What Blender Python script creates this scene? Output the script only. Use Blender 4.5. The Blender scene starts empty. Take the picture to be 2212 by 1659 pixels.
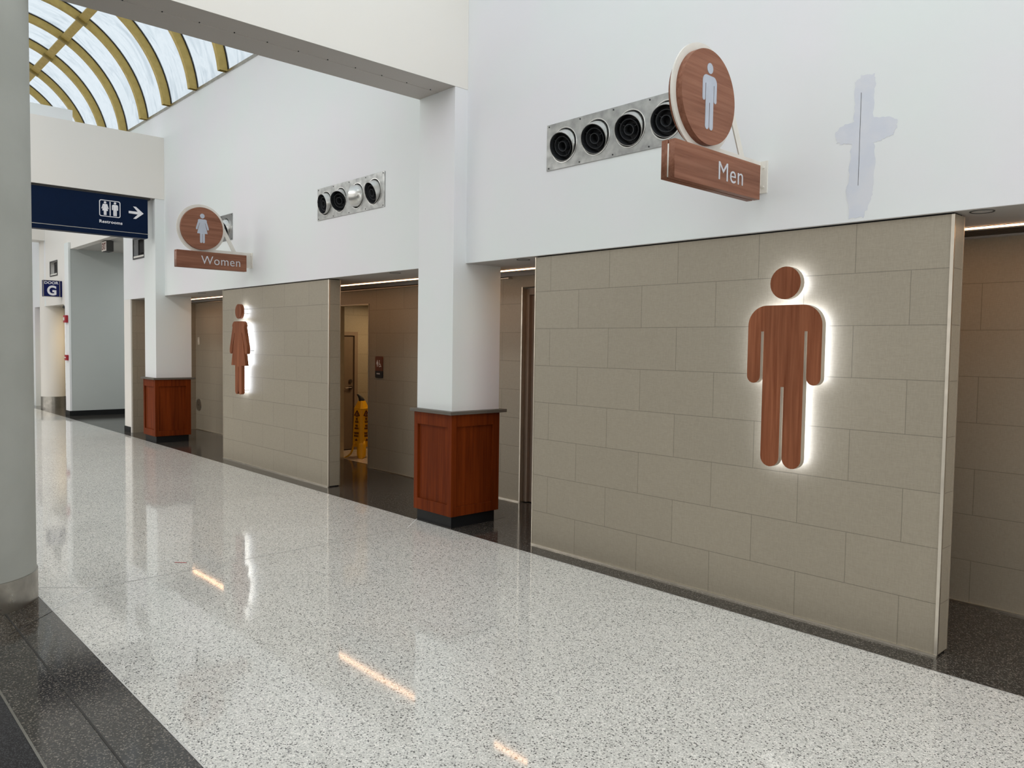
import bpy, bmesh, math, random
from mathutils import Vector, Matrix
random.seed(7)
S = bpy.context.scene
COL = S.collection
PI = math.pi

# ------------------------------------------------------------------ camera
F_PX = 1688.4
YAW, PITCH, ROLL = math.radians(47.182), math.radians(-2.744), math.radians(0.828)
def cam_matrix():
    cy, sy = math.cos(YAW), math.sin(YAW)
    f = Vector((-sy*math.cos(PITCH), cy*math.cos(PITCH), math.sin(PITCH)))
    r = Vector((cy, sy, 0)); u = r.cross(f)
    cr, sr = math.cos(ROLL), math.sin(ROLL)
    r2 = cr*r+sr*u; u2 = -sr*r+cr*u
    m = Matrix((r2, u2, -f)).transposed().to_4x4()
    m.translation = Vector((0, -4.57, 1.67))
    return m
cd = bpy.data.cameras.new('camera'); cam = bpy.data.objects.new('camera', cd); COL.objects.link(cam)
cd.sensor_width = 36; cd.lens = F_PX*36/2212; cd.clip_start = .05; cd.clip_end = 300
cam.matrix_world = cam_matrix(); S.camera = cam

# ------------------------------------------------------------------ world, exposure
w = bpy.data.worlds.new('overcast_sky'); S.world = w; w.use_nodes = True
bg = w.node_tree.nodes['Background']; bg.inputs[0].default_value = (.90, .955, 1, 1); bg.inputs[1].default_value = 2.9
S.view_settings.view_transform = 'Standard'; S.view_settings.look = 'None'
S.view_settings.exposure = 0; S.view_settings.gamma = 1; S.view_settings.use_curve_mapping = False
S.cycles.max_bounces = 12; S.cycles.diffuse_bounces = 7; S.cycles.transparent_max_bounces = 12
S.cycles.use_denoising = True
S.cycles.sample_clamp_indirect = 8
LED_POWER = 9.0
HALO_POWER = 10.0
HALL_FILL_POWER = 120
SIDE_FILL_POWER = 470
UPPER_FILL_POWER = 98
END_FILL_POWER = 135

# ------------------------------------------------------------------ materials
MATS = {}
def nodes(name):
    m = bpy.data.materials.new(name); m.use_nodes = True
    nt = m.node_tree; return m, nt, nt.nodes['Principled BSDF']
def N(nt, t, **kw):
    n = nt.nodes.new(t)
    for k, v in kw.items():
        if k in n.inputs.keys(): n.inputs[k].default_value = v
        else: setattr(n, k, v)
    return n
def L(nt, a, b): nt.links.new(a, b)
def mix(nt, fac, a, b, blend='MIX'):
    n = nt.nodes.new('ShaderNodeMix'); n.data_type = 'RGBA'; n.blend_type = blend
    for s, v in ((0, fac), (6, a), (7, b)):
        if hasattr(v, 'is_linked') or hasattr(v, 'links'): L(nt, v, n.inputs[s])
        else: n.inputs[s].default_value = v if s == 0 else (*v, 1)
    return n.outputs[2]
def ramp(nt, src, stops, interp='LINEAR'):
    n = nt.nodes.new('ShaderNodeValToRGB'); n.color_ramp.interpolation = interp
    e = n.color_ramp.elements
    while len(e) < len(stops): e.new(.5)
    for i, (p, c) in enumerate(stops):
        e[i].position = p; e[i].color = (*c, 1) if hasattr(c, '__len__') else (c, c, c, 1)
    L(nt, src, n.inputs[0]); return n.outputs[0]
def geo(nt, scale=(1, 1, 1), loc=(0, 0, 0)):
    g = N(nt, 'ShaderNodeNewGeometry'); mp = N(nt, 'ShaderNodeMapping')
    mp.inputs['Scale'].default_value = scale; mp.inputs['Location'].default_value = loc
    L(nt, g.outputs['Position'], mp.inputs['Vector']); return mp.outputs[0]
def srgb(r, g, b):
    f = lambda c: ((c/255+.055)/1.055)**2.4 if c > 10 else c/255/12.92
    return (f(r), f(g), f(b))
def bump(nt, h, bs, strength=.2, dist=.002):
    b = N(nt, 'ShaderNodeBump', Strength=strength, Distance=dist); L(nt, h, b.inputs['Height']); L(nt, b.outputs[0], bs.inputs['Normal'])

def plain(name, c, rough=.5, metal=0., emit=None, es=1, spec=.5):
    m, nt, b = nodes(name)
    b.inputs['Base Color'].default_value = (*c, 1); b.inputs['Roughness'].default_value = rough
    b.inputs['Metallic'].default_value = metal; b.inputs['Specular IOR Level'].default_value = spec
    # a faint mottling so that no surface is perfectly flat
    no = N(nt, 'ShaderNodeTexNoise', Scale=9., Detail=3.); L(nt, geo(nt), no.inputs['Vector'])
    k = ramp(nt, no.outputs['Fac'], [(0.3, tuple(x*.95 for x in c)), (.7, tuple(min(1, x*1.04) for x in c))])
    L(nt, k, b.inputs['Base Color'])
    if emit: b.inputs['Emission Color'].default_value = (*emit, 1); b.inputs['Emission Strength'].default_value = es
    MATS[name] = m; return m
def paint(name, c, c2, sc=.7):
    m, nt, b = nodes(name)
    n1 = N(nt, 'ShaderNodeTexNoise', Scale=sc, Detail=5., Roughness=.55); L(nt, geo(nt), n1.inputs['Vector'])
    col = ramp(nt, n1.outputs['Fac'], [(.40, c), (.62, c2)])
    n2 = N(nt, 'ShaderNodeTexNoise', Scale=160., Detail=2.); L(nt, geo(nt), n2.inputs['Vector'])
    L(nt, col, b.inputs['Base Color']); b.inputs['Roughness'].default_value = .6; b.inputs['Specular IOR Level'].default_value = .25
    bump(nt, n2.outputs['Fac'], b, .15, .001); MATS[name] = m; return m
paint('wall_paint', (.765, .81, .808), (.79, .785, .82))
paint('cream_paint', (.80, .775, .735), (.785, .77, .74))
paint('column_paint', (.42, .43, .40), (.385, .395, .365), 2.)
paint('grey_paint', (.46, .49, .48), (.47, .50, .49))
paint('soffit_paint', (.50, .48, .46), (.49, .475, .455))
paint('under_shade_paint', (.50, .47, .44), (.49, .465, .44))  # cream darkened to taupe: the beam underside's shade is in the colour
paint('patch_paint', (.64, .675, .755), (.69, .71, .765), 6.)

def tile(name, c, axis='x', x0=0., z0=-.013):
    m, nt, b = nodes(name)
    g = N(nt, 'ShaderNodeNewGeometry'); s = N(nt, 'ShaderNodeSeparateXYZ'); L(nt, g.outputs['Position'], s.inputs[0])
    cb = N(nt, 'ShaderNodeCombineXYZ')
    def add(o, v):
        a = N(nt, 'ShaderNodeMath', operation='ADD'); L(nt, o, a.inputs[0]); a.inputs[1].default_value = v; return a.outputs[0]
    L(nt, add(s.outputs[0 if axis == 'x' else 1], -x0+62.25), cb.inputs[0]); L(nt, add(s.outputs[2], -z0), cb.inputs[1])
    br = N(nt, 'ShaderNodeTexBrick', Scale=1.); br.offset = .5; br.squash = 1
    L(nt, cb.outputs[0], br.inputs['Vector'])
    br.inputs['Brick Width'].default_value = .6225; br.inputs['Row Height'].default_value = .3057
    br.inputs['Mortar Size'].default_value = .0022; br.inputs['Mortar Smooth'].default_value = .1
    br.inputs['Color1'].default_value = (*c, 1); br.inputs['Color2'].default_value = (*[x*.955 for x in c], 1)
    br.inputs['Mortar'].default_value = (*[x*.62 for x in c], 1)
    w1 = N(nt, 'ShaderNodeTexNoise', Scale=1., Detail=2.); L(nt, geo(nt, (30, 30, 480)), w1.inputs['Vector'])
    w2 = N(nt, 'ShaderNodeTexNoise', Scale=1., Detail=2.); L(nt, geo(nt, (480, 480, 30)), w2.inputs['Vector'])
    a = N(nt, 'ShaderNodeMath', operation='ADD'); L(nt, w1.outputs['Fac'], a.inputs[0]); L(nt, w2.outputs['Fac'], a.inputs[1])
    weave = ramp(nt, a.outputs[0], [(.35, .88), (.65, 1.08)])
    # node Math ADD gives ~1.0 mean: rescale
    a2 = N(nt, 'ShaderNodeMath', operation='MULTIPLY'); L(nt, a.outputs[0], a2.inputs[0]); a2.inputs[1].default_value = .5
    weave = ramp(nt, a2.outputs[0], [(.38, .84), (.62, 1.)])
    col = mix(nt, 1., br.outputs['Color'], weave, 'MULTIPLY')
    L(nt, col, b.inputs['Base Color']); b.inputs['Roughness'].default_value = .42
    inv = N(nt, 'ShaderNodeMath', operation='SUBTRACT'); inv.inputs[0].default_value = 1; L(nt, br.outputs['Fac'], inv.inputs[1])
    bump(nt, inv.outputs[0], b, .6, .003)
    MATS[name] = m; return m
TC = (.352, .312, .243)
tile('tile_men', TC, 'x', -3.26)
tile('tile_women', TC, 'x', -8.554)
tile('tile_back', TC, 'x', -6.35)
tile('tile_side', TC, 'y', .1)

def terrazzo(name, base, dark, light, pd, pl, scale=135., rough=.05, big=(.95, 1.03)):
    m, nt, b = nodes(name)
    v = N(nt, 'ShaderNodeTexVoronoi', Scale=scale); v.feature = 'F1'; L(nt, geo(nt), v.inputs['Vector'])
    sp = N(nt, 'ShaderNodeSeparateColor'); L(nt, v.outputs['Color'], sp.inputs[0])
    mid = tuple(a*.55+c*.45 for a, c in zip(dark, base)); pale = tuple(a*.5+c*.5 for a, c in zip(light, base))
    col = ramp(nt, sp.outputs[0], [(0, dark), (pd, mid), (pd*2.2, base), (1-pl*2.2, pale), (1-pl, light)], 'CONSTANT')
    near = ramp(nt, v.outputs['Distance'], [(.5, 0.), (.68, 1.)])
    col = mix(nt, near, col, base)
    v2 = N(nt, 'ShaderNodeTexVoronoi', Scale=scale*2.3); L(nt, geo(nt), v2.inputs['Vector'])
    s2 = N(nt, 'ShaderNodeSeparateColor'); L(nt, v2.outputs['Color'], s2.inputs[0])
    fine = ramp(nt, s2.outputs[1], [(0, .68), (.45, 1.), (1., 1.13)])
    col = mix(nt, 1., col, fine, 'MULTIPLY')
    n = N(nt, 'ShaderNodeTexNoise', Scale=.9, Detail=4.); L(nt, geo(nt), n.inputs['Vector'])
    bigc = ramp(nt, n.outputs['Fac'], [(.3, big[0]), (.7, big[1])])
    col = mix(nt, 1., col, bigc, 'MULTIPLY')
    L(nt, col, b.inputs['Base Color'])
    rr = ramp(nt, n.outputs['Fac'], [(.3, rough*.8), (.7, rough*1.3)]); L(nt, rr, b.inputs['Roughness'])
    b.inputs['Specular IOR Level'].default_value = .55
    n3 = N(nt, 'ShaderNodeTexNoise', Scale=2.2, Detail=2.); L(nt, geo(nt), n3.inputs['Vector'])
    bump(nt, n3.outputs['Fac'], b, .06, .006)
    MATS[name] = m; return m
terrazzo('terrazzo_light', (.68, .675, .64), (.11, .11, .105), (.92, .90, .86), .10, .20)
terrazzo('terrazzo_dark', (.036, .033, .030), (.016, .015, .014), (.20, .18, .155), .14, .16, 150., .11)
terrazzo('carpet_pile', (.022, .022, .024), (.008, .008, .009), (.06, .06, .065), .3, .3, 220., .95)
terrazzo('pale_tile_floor', (.62, .52, .44), (.4, .34, .3), (.7, .62, .55), .1, .2, 60., .2)

def wood(name, c1, c2, axis='z', sc=1., rough=.45, spec=.25):
    m, nt, b = nodes(name)
    st = {'z': (38, 38, 1.6), 'y': (38, 1.6, 38), 'x': (1.6, 38, 38)}[axis]
    n = N(nt, 'ShaderNodeTexNoise', Scale=sc, Detail=6., Roughness=.6, Distortion=.35); L(nt, geo(nt, st), n.inputs['Vector'])
    st2 = tuple(x*.14 if x > 10 else x*.5 for x in st)
    n2 = N(nt, 'ShaderNodeTexNoise', Scale=sc, Detail=2.); L(nt, geo(nt, st2), n2.inputs['Vector'])
    col = ramp(nt, n.outputs['Fac'], [(.32, c1), (.66, c2)])
    col2 = ramp(nt, n2.outputs['Fac'], [(.35, .84), (.65, 1.1)])
    L(nt, mix(nt, 1., col, col2, 'MULTIPLY'), b.inputs['Base Color']); b.inputs['Roughness'].default_value = rough
    b.inputs['Specular IOR Level'].default_value = spec
    bump(nt, n.outputs['Fac'], b, .08, .001); MATS[name] = m; return m
wood('figure_wood', srgb(118, 66, 42), srgb(150, 94, 66), 'z', spec=.12)
wood('sign_wood', srgb(122, 79, 61), srgb(148, 103, 83), 'y', spec=.15)
wood('cherry', srgb(92, 35, 7), srgb(120, 52, 15), 'z', .8, .5, .10)

def metal(name, c, rough=.35, mott=.25, metallic=1.):
    m, nt, b = nodes(name)
    n = N(nt, 'ShaderNodeTexNoise', Scale=14., Detail=6.); L(nt, geo(nt), n.inputs['Vector'])
    L(nt, ramp(nt, n.outputs['Fac'], [(.3, tuple(x*(1-mott) for x in c)), (.7, c)]), b.inputs['Base Color'])
    b.inputs['Metallic'].default_value = metallic
    L(nt, ramp(nt, n.outputs['Fac'], [(.3, rough*1.3), (.7, rough*.8)]), b.inputs['Roughness']); MATS[name] = m; return m
metal('galvanised', (.47, .48, .475), .45, .3)
metal('bright_metal', (.82, .82, .80), .3, .12)
metal('steel', (.50, .48, .44), .32, .2)
metal('champagne_trim', (.72, .67, .58), .35, .1)
metal('gold_frame', (.48, .35, .10), .5, .12, .15)
metal('gold_dark', (.26, .19, .05), .5, .1, .15)
plain('black_rubber', (.010, .011, .012), .45, spec=.2)
plain('black_plastic', (.013, .014, .017), .4)
plain('dark_void', (.006, .006, .007), .9)
plain('louver_black', (.035, .038, .043), .45)
plain('off_white', (.74, .72, .67), .5)
plain('white_letter', (.80, .80, .84), .45)
plain('slate_letter', (.46, .50, .585), .4)
plain('sign_letter', (.58, .59, .64), .4)
plain('navy', (.0008, .009, .036), .4, spec=.10)
plain('navy_bright', (.003, .008, .085), .35, spec=.2)
plain('edge_beige', (.42, .36, .29), .5)
plain('brown_plate', srgb(104, 56, 34), .4)
plain('door_brown', (.17, .125, .09), .45)
plain('frame_brown', (.22, .165, .125), .45)
plain('slat_brown', (.07, .052, .038), .5)
plain('stone_cap', (.125, .112, .095), .5, spec=.3)
plain('yellow_plastic', (.95, .50, .008), .35)
plain('maroon_print', (.10, .02, .012), .5)
plain('red_box', (.38, .012, .025), .4)
plain('red_tape', (.45, .03, .04), .5)
plain('chrome', (.12, .10, .09), .3, .8)
plain('switch_white', (.6, .56, .48), .4)
plain('exit_face', (.55, .50, .46), .4)
plain('dark_grey_shade', (.045, .045, .045), .6)
plain('hall_paint', (.55, .55, .53), .7)
plain('groove_dark', (.03, .028, .026), .6)
plain('zinc_strip', (.82, .82, .80), .35)
plain('joint_strip', (.62, .615, .60), .3)

def emit(name, c, s):
    m = bpy.data.materials.new(name); m.use_nodes = True; nt = m.node_tree
    for n in list(nt.nodes): nt.nodes.remove(n)
    e = N(nt, 'ShaderNodeEmission', Strength=s); e.inputs[0].default_value = (*c, 1)
    o = N(nt, 'ShaderNodeOutputMaterial'); L(nt, e.outputs[0], o.inputs[0]); MATS[name] = m; return m
emit('led_warm', (1., .56, .30), LED_POWER)
emit('halo_white', (.84, .90, 1.), HALO_POWER)
emit('lamp_warm', (1., .72, .42), 14.)
emit('lamp_hall', (1., .93, .84), 14.)

m = bpy.data.materials.new('clear_fill_glass'); m.use_nodes = True; nt = m.node_tree
for n in list(nt.nodes): nt.nodes.remove(n)
tr = N(nt, 'ShaderNodeBsdfTransparent'); tr.inputs[0].default_value = (.66, .675, .68, 1)
o = N(nt, 'ShaderNodeOutputMaterial'); L(nt, tr.outputs[0], o.inputs[0]); MATS['clear_fill_glass'] = m
m = bpy.data.materials.new('skylight_glass'); m.use_nodes = True; nt = m.node_tree
for n in list(nt.nodes): nt.nodes.remove(n)
no = N(nt, 'ShaderNodeTexNoise', Scale=1., Detail=7., Roughness=.62, Distortion=1.4); L(nt, geo(nt, (4.2, 1.5, 1.2)), no.inputs['Vector'])
tint = ramp(nt, no.outputs['Fac'], [(.32, (.140, .160, .170)), (.45, (.200, .217, .224)), (.52, (.240, .252, .256)), (.60, (.205, .222, .229)), (.72, (.290, .298, .298))])
tr = N(nt, 'ShaderNodeBsdfTransparent'); L(nt, tint, tr.inputs[0])
tl = N(nt, 'ShaderNodeBsdfTranslucent'); tl.inputs[0].default_value = (.8, .82, .84, 1)
ms = N(nt, 'ShaderNodeMixShader'); ms.inputs[0].default_value = .12
L(nt, tr.outputs[0], ms.inputs[1]); L(nt, tl.outputs[0], ms.inputs[2])
o = N(nt, 'ShaderNodeOutputMaterial'); L(nt, ms.outputs[0], o.inputs[0]); MATS['skylight_glass'] = m

# ------------------------------------------------------------------ mesh helpers
class MB:
    def __init__(s): s.bm = bmesh.new()
    def box(s, x0, x1, y0, y1, z0, z1, bev=0):
        r = bmesh.ops.create_cube(s.bm, size=1)
        for v in r['verts']:
            v.co = Vector(((x0+x1)/2+v.co.x*(x1-x0), (y0+y1)/2+v.co.y*(y1-y0), (z0+z1)/2+v.co.z*(z1-z0)))
        if bev:
            es = list({e for v in r['verts'] for e in v.link_edges})
            bmesh.ops.bevel(s.bm, geom=es, offset=bev, segments=2, affect='EDGES', profile=.6)
        return s
    def face(s, pts):
        s.bm.faces.new([s.bm.verts.new(p) for p in pts]); return s
    def tube(s, a, b, r, r2=None, seg=16, cap=True):
        a, b = Vector(a), Vector(b); d = (b-a)
        m = Matrix.Translation((a+b)/2) @ d.to_track_quat('Z', 'Y').to_matrix().to_4x4()
        bmesh.ops.create_cone(s.bm, cap_ends=cap, segments=seg, radius1=r, radius2=r if r2 is None else r2, depth=d.length, matrix=m)
        return s
    def lathe(s, prof, mat=Matrix(), seg=48, closed=False):
        rings = []
        for r, z in prof:
            rings.append([s.bm.verts.new(mat @ Vector((r*math.cos(2*PI*k/seg), r*math.sin(2*PI*k/seg), z))) for k in range(seg)])
        for A, B in zip(rings, rings[1:]):
            for k in range(seg):
                s.bm.faces.new((A[k], A[(k+1) % seg], B[(k+1) % seg], B[k]))
        if closed: 
            s.bm.faces.new(rings[0][::-1]); s.bm.faces.new(rings[-1])
        return s
    def build(s, name, mat, parent=None, smooth=False, **kw):
        bmesh.ops.recalc_face_normals(s.bm, faces=s.bm.faces)
        me = bpy.data.meshes.new(name); s.bm.to_mesh(me); s.bm.free()
        return fin(name, me, mat, parent, smooth, **kw)
def fin(name, me, mat, parent=None, smooth=False, **kw):
    me.materials.append(MATS[mat] if isinstance(mat, str) else mat)
    if smooth:
        for p in me.polygons: p.use_smooth = True
        try: me.set_sharp_from_angle(angle=math.radians(40))
        except Exception: pass
    o = bpy.data.objects.new(name, me); COL.objects.link(o)
    if parent: o.parent = parent; o.matrix_parent_inverse = Matrix.Translation(parent.location).inverted()
    for k, v in kw.items(): o[k] = v
    return o
def thing(name, label, cat, loc=(0, 0, 0), group=None):
    o = bpy.data.objects.new(name, None); o.empty_display_size = .1; COL.objects.link(o); o.location = loc
    o['label'] = label; o['category'] = cat
    if group: o['group'] = group
    return o
def struct(o): o['kind'] = 'structure'; return o

# frames for flat shapes: (u, v, n) -> world
def FX(x, y=0, z=0): return Matrix(((0, 0, 1, x), (1, 0, 0, y), (0, 1, 0, z), (0, 0, 0, 1)))      # faces +X, u=+Y v=+Z
def FY(y, x=0, z=0): return Matrix(((1, 0, 0, x), (0, 0, -1, y), (0, 1, 0, z), (0, 0, 0, 1)))     # faces -Y, u=+X v=+Z
def FZ(z=0): return Matrix(((1, 0, 0, 0), (0, 1, 0, 0), (0, 0, 1, z), (0, 0, 0, 1)))
def flat_mesh(outlines, frame, n0, n1, bev=0):
    """2-D outlines (the later ones may be holes) filled and extruded from n0 to n1"""
    cu = bpy.data.curves.new('tmp', 'CURVE'); cu.dimensions = '2D'; cu.fill_mode = 'BOTH'
    for pts in outlines:
        sp = cu.splines.new('POLY'); sp.points.add(len(pts)-1); sp.use_cyclic_u = True
        for i, (x, y) in enumerate(pts): sp.points[i].co = (x, y, 0, 1)
    cu.extrude = abs(n1-n0)/2-bev
    if bev: cu.bevel_depth = bev; cu.bevel_resolution = 1; cu.offset = -bev
    return curve_mesh(cu, frame @ Matrix.Translation((0, 0, (n0+n1)/2)))
def curve_mesh(cu, mat):
    o = bpy.data.objects.new('tmp', cu); COL.objects.link(o)
    dg = bpy.context.evaluated_depsgraph_get(); dg.update()
    me = bpy.data.meshes.new_from_object(o.evaluated_get(dg))
    bpy.data.objects.remove(o); bpy.data.curves.remove(cu)
    me.transform(mat); return me
def flat(name, outlines, frame, n0, n1, mat, parent=None, bev=0, **kw):
    return fin(name, flat_mesh(outlines, frame, n0, n1, bev), mat, parent, **kw)
def join(meshes):
    bm = bmesh.new()
    for me in meshes: bm.from_mesh(me)
    out = bpy.data.meshes.new('j'); bm.to_mesh(out); bm.free(); return out
def text_mesh(body, frame, u0, u1, v0, v1, depth=.002, offset=0., space=1.):
    cu = bpy.data.curves.new('tmp', 'FONT'); cu.body = body; cu.extrude = depth/2; cu.offset = offset; cu.space_character = space
    cu.resolution_u = 6
    me = curve_mesh(cu, Matrix())
    xs = [v.co.x for v in me.vertices]; ys = [v.co.y for v in me.vertices]
    sx = (u1-u0)/(max(xs)-min(xs)); sy = (v1-v0)/(max(ys)-min(ys)) if v1 is not None else sx
    x0, y0 = min(xs), min(ys)
    for v in me.vertices: v.co = Vector(((v.co.x-x0)*sx+u0, (v.co.y-y0)*sy+v0, v.co.z+depth/2))
    me.transform(frame); return me
def circ(cx, cy, r, n=48, a0=0, a1=2*PI, end=False):
    m = n+1 if end else n
    return [(cx+r*math.cos(a0+(a1-a0)*k/n), cy+r*math.sin(a0+(a1-a0)*k/n)) for k in range(m)]
def rrect(x0, x1, y0, y1, r, n=6):
    o = []
    for cx, cy, a in ((x1-r, y0+r, -PI/2), (x1-r, y1-r, 0), (x0+r, y1-r, PI/2), (x0+r, y0+r, PI)):
        o += circ(cx, cy, r, n, a, a+PI/2, True)
    return o
def rect(x0, x1, y0, y1): return [(x0, y0), (x1, y0), (x1, y1), (x0, y1)]

# pictograms, drawn at full size: feet at v=0, centred on u=0
def man_outline():
    W, AI, T, SL = .243, .152, .134, .010
    p = []
    h = [(T, .52)]                                          # right half going up from the bottom of the hip
    r = []
    r += [(SL, .50), (SL, .065)]
    r += circ((SL+T)/2, .062, (T-SL)/2, 10, PI, 2*PI, True)
    r += [(T, .07), (T, .842), (AI, .842), (AI, .565)]
    r += circ((AI+W)/2, .563, (W-AI)/2, 10, PI, 2*PI, True)
    r += [(W, .60), (W, .875)]
    r += circ(W-.125, .878, .125, 10, 0, PI/2, True)
    left = [(-x, y) for x, y in reversed(r)]
    return r+left
def woman_outline():
    SL = .008
    r = [(SL, .38), (SL, .02)]
    r += circ(.056, .05, .048, 8, PI, 2*PI, True)
    r += [(.104, .06), (.104, .395), (.228, .395), (.180, .60), (.108, .835), (.118, .84), (.205, .60)]
    r += circ(.243, .59, .038, 8, PI*1.05, 2*PI, True)
    r += [(.281, .62), (.185, .92)]
    r += circ(.115, .905, .088, 8, .25, PI/2, True)
    return r+[(-x, y) for x, y in reversed(r)]
HEAD_M = (0, 1.138, .1); HEAD_W = (0, 1.127, .099)
def scaled(pts, s, du=0, dv=0): return [(x*s+du, y*s+dv) for x, y in pts]
def picto(kind, s, du, dv, sx=1.):
    o, hd = (man_outline(), HEAD_M) if kind == 'man' else (woman_outline(), HEAD_W)
    return [[(x*s*sx+du, y*s+dv) for x, y in o], [(x*sx+du, y+dv) for x, y in circ(0, hd[1]*s, hd[2]*s, 28)]]

# ------------------------------------------------------------------ big structure
XE, XW = 5.0, -34.0                 # ends of the corridor
ZS = 2.425                          # soffit above the recess
ZV = 5.42                           # spring line of the vault
# floor
b = MB(); b.face([(XW, -3.405, 0), (XE, -3.405, 0), (XE, -.19, 0), (XW, -.19, 0)]); struct(b.build('floor', 'terrazzo_light'))
b = MB(); b.face([(XW, -.19, 0), (XE, -.19, 0), (XE, 9, 0), (XW, 9, 0)]); b.face([(XW, -3.868, 0), (XE, -3.868, 0), (XE, -3.405, 0), (XW, -3.405, 0)])
struct(b.build('floor', 'terrazzo_dark'))
b = MB(); b.face([(XW, -15, 0), (XE, -15, 0), (XE, -3.868, 0), (XW, -3.868, 0)]); struct(b.build('floor', 'carpet_pile'))
def strip(p, q, wd, mat, h=.0012):
    p, q = Vector((*p, 0)), Vector((*q, 0)); d = (q-p).normalized(); n = Vector((-d.y, d.x, 0))*wd/2
    b = MB(); up = Vector((0, 0, h))
    b.face([p-n+up, q-n+up, q+n+up, p+n+up]); return b.build('trim_%d' % next(TR), mat)
import itertools
TR = itertools.count(1)
for p, q, wd, mt in [((-5.42, -3.40), (-5.723, -3.083), .011, 'zinc_strip'), ((-5.723, -3.083), (-5.74, -2.35), .008, 'joint_strip'),
                     ((-5.74, -2.35), (-5.82, -.456), .006, 'joint_strip'), ((-5.82, -.456), (-6.075, -.166), .010, 'zinc_strip'),
                     ((-5.723, -3.083), (-5.99, -3.38), .006, 'joint_strip'),
                     ((XW, -3.405), (XE, -3.405), .007, 'joint_strip'), ((XW, -.19), (XE, -.19), .004, 'joint_strip'),
                     ((XW, -3.868), (XE, -3.868), .010, 'steel'),
                     ((XW, -3.635), (XE, -3.635), .009, 'groove_dark'), ((-5.389, -3.41), (-5.10, -3.69), .004, 'groove_dark'),
                     ((-5.48, -.17), (-5.60, .55), .004, 'groove_dark')]:
    struct(strip(p, q, wd, mt))

# upper wall with the rectangular openings behind the nozzle panels
vents = [(-4.548, -3.155), (-8.298, -6.905), (-12.075, -10.68)]
holes = [rect(a+.05, b_-.05, 3.14, 3.42) for a, b_ in vents] + [rect(-14.93, -14.34, 3.13, 3.48)]
out = [(-15.50, ZS), (XE, ZS), (XE, ZV), (-15.50, ZV)]
struct(flat('wall_right', [out]+holes, FY(0), -.15, 0, 'wall_paint'))
# wall over the side corridor and the far opening
struct(flat('wall_right_far', [[(-21.42, 2.475), (-19.45, 2.475), (-19.45, 3.66), (-15.50, 3.66), (-15.50, ZV), (-21.42, ZV)], rect(-20.96, -20.30, 3.16, 3.49)], FY(0), -.15, 0, 'cream_paint'))
b = MB(); b.box(XW, -22.6, 0, .15, 0, ZV); b.box(-22.6, -21.42, 0, .15, 2.475, ZV); struct(b.build('wall_right_end', 'wall_paint'))
b = MB(); b.box(-15.50, -15.12, 0, 4.2, 0, ZS-.001); struct(b.build('wall_recess_end', 'cream_paint'))
b = MB(); b.box(-15.12, -15.105, .02, 1.18, .0, ZS-.01); struct(b.build('wall_recess_side', 'tile_side'))
b = MB(); b.box(-15.5, -15.12, .15, 4.2, ZS, 3.75); struct(b.build('wall_corridor_right', 'cream_paint'))
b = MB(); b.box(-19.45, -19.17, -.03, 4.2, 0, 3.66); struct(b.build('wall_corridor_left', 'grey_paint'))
b = MB(); b.box(-19.50, -19.165, -.045, -.005, 0, 3.80); struct(b.build('trim_%d' % next(TR), 'wall_paint'))
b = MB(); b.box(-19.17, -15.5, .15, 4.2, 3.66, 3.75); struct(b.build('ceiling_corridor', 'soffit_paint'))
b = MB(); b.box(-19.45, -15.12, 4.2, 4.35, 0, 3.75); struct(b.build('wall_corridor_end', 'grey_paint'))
b = MB(); b.box(-19.51, -19.155, -.055, 4.2, 0, .115); struct(b.build('baseboard_corridor_left', 'black_rubber'))
b = MB(); b.box(-15.51, -15.165, -.01, 4.2, 0, .10); struct(b.build('baseboard_corridor_right', 'black_rubber'))
# far opening behind the DOOR G sign
b = MB(); b.box(-30, -19.45, 3.2, 3.35, 0, 2.6); struct(b.build('wall_far_room', 'cream_paint'))
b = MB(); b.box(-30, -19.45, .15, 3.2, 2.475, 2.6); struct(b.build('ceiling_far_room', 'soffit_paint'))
b = MB(); b.box(-30, -19.45, 3.18, 3.2, 0, .1); struct(b.build('baseboard_far_room', 'black_rubber'))
# soffit over the recess
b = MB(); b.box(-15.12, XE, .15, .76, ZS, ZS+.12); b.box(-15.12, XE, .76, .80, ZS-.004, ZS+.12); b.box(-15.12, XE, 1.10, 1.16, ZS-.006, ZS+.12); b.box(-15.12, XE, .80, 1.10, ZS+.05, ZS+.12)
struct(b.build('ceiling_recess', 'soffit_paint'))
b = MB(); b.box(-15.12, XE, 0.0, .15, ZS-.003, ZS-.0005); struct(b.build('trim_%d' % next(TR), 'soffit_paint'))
# back wall of the recess: openings for the women's passage and for the brown door
back = [(-15.12, 0), (-9.88, 0), (-9.88, 2.215), (-9.02, 2.215), (-9.02, 0), (-6.045, 0), (-6.045, 2.30), (-5.0, 2.30), (-5.0, 0), (XE, 0), (XE, ZS+.05), (-15.12, ZS+.05)]
struct(flat('wall_back', [back], FY(1.16), -.12, 0, 'tile_back'))
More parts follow.
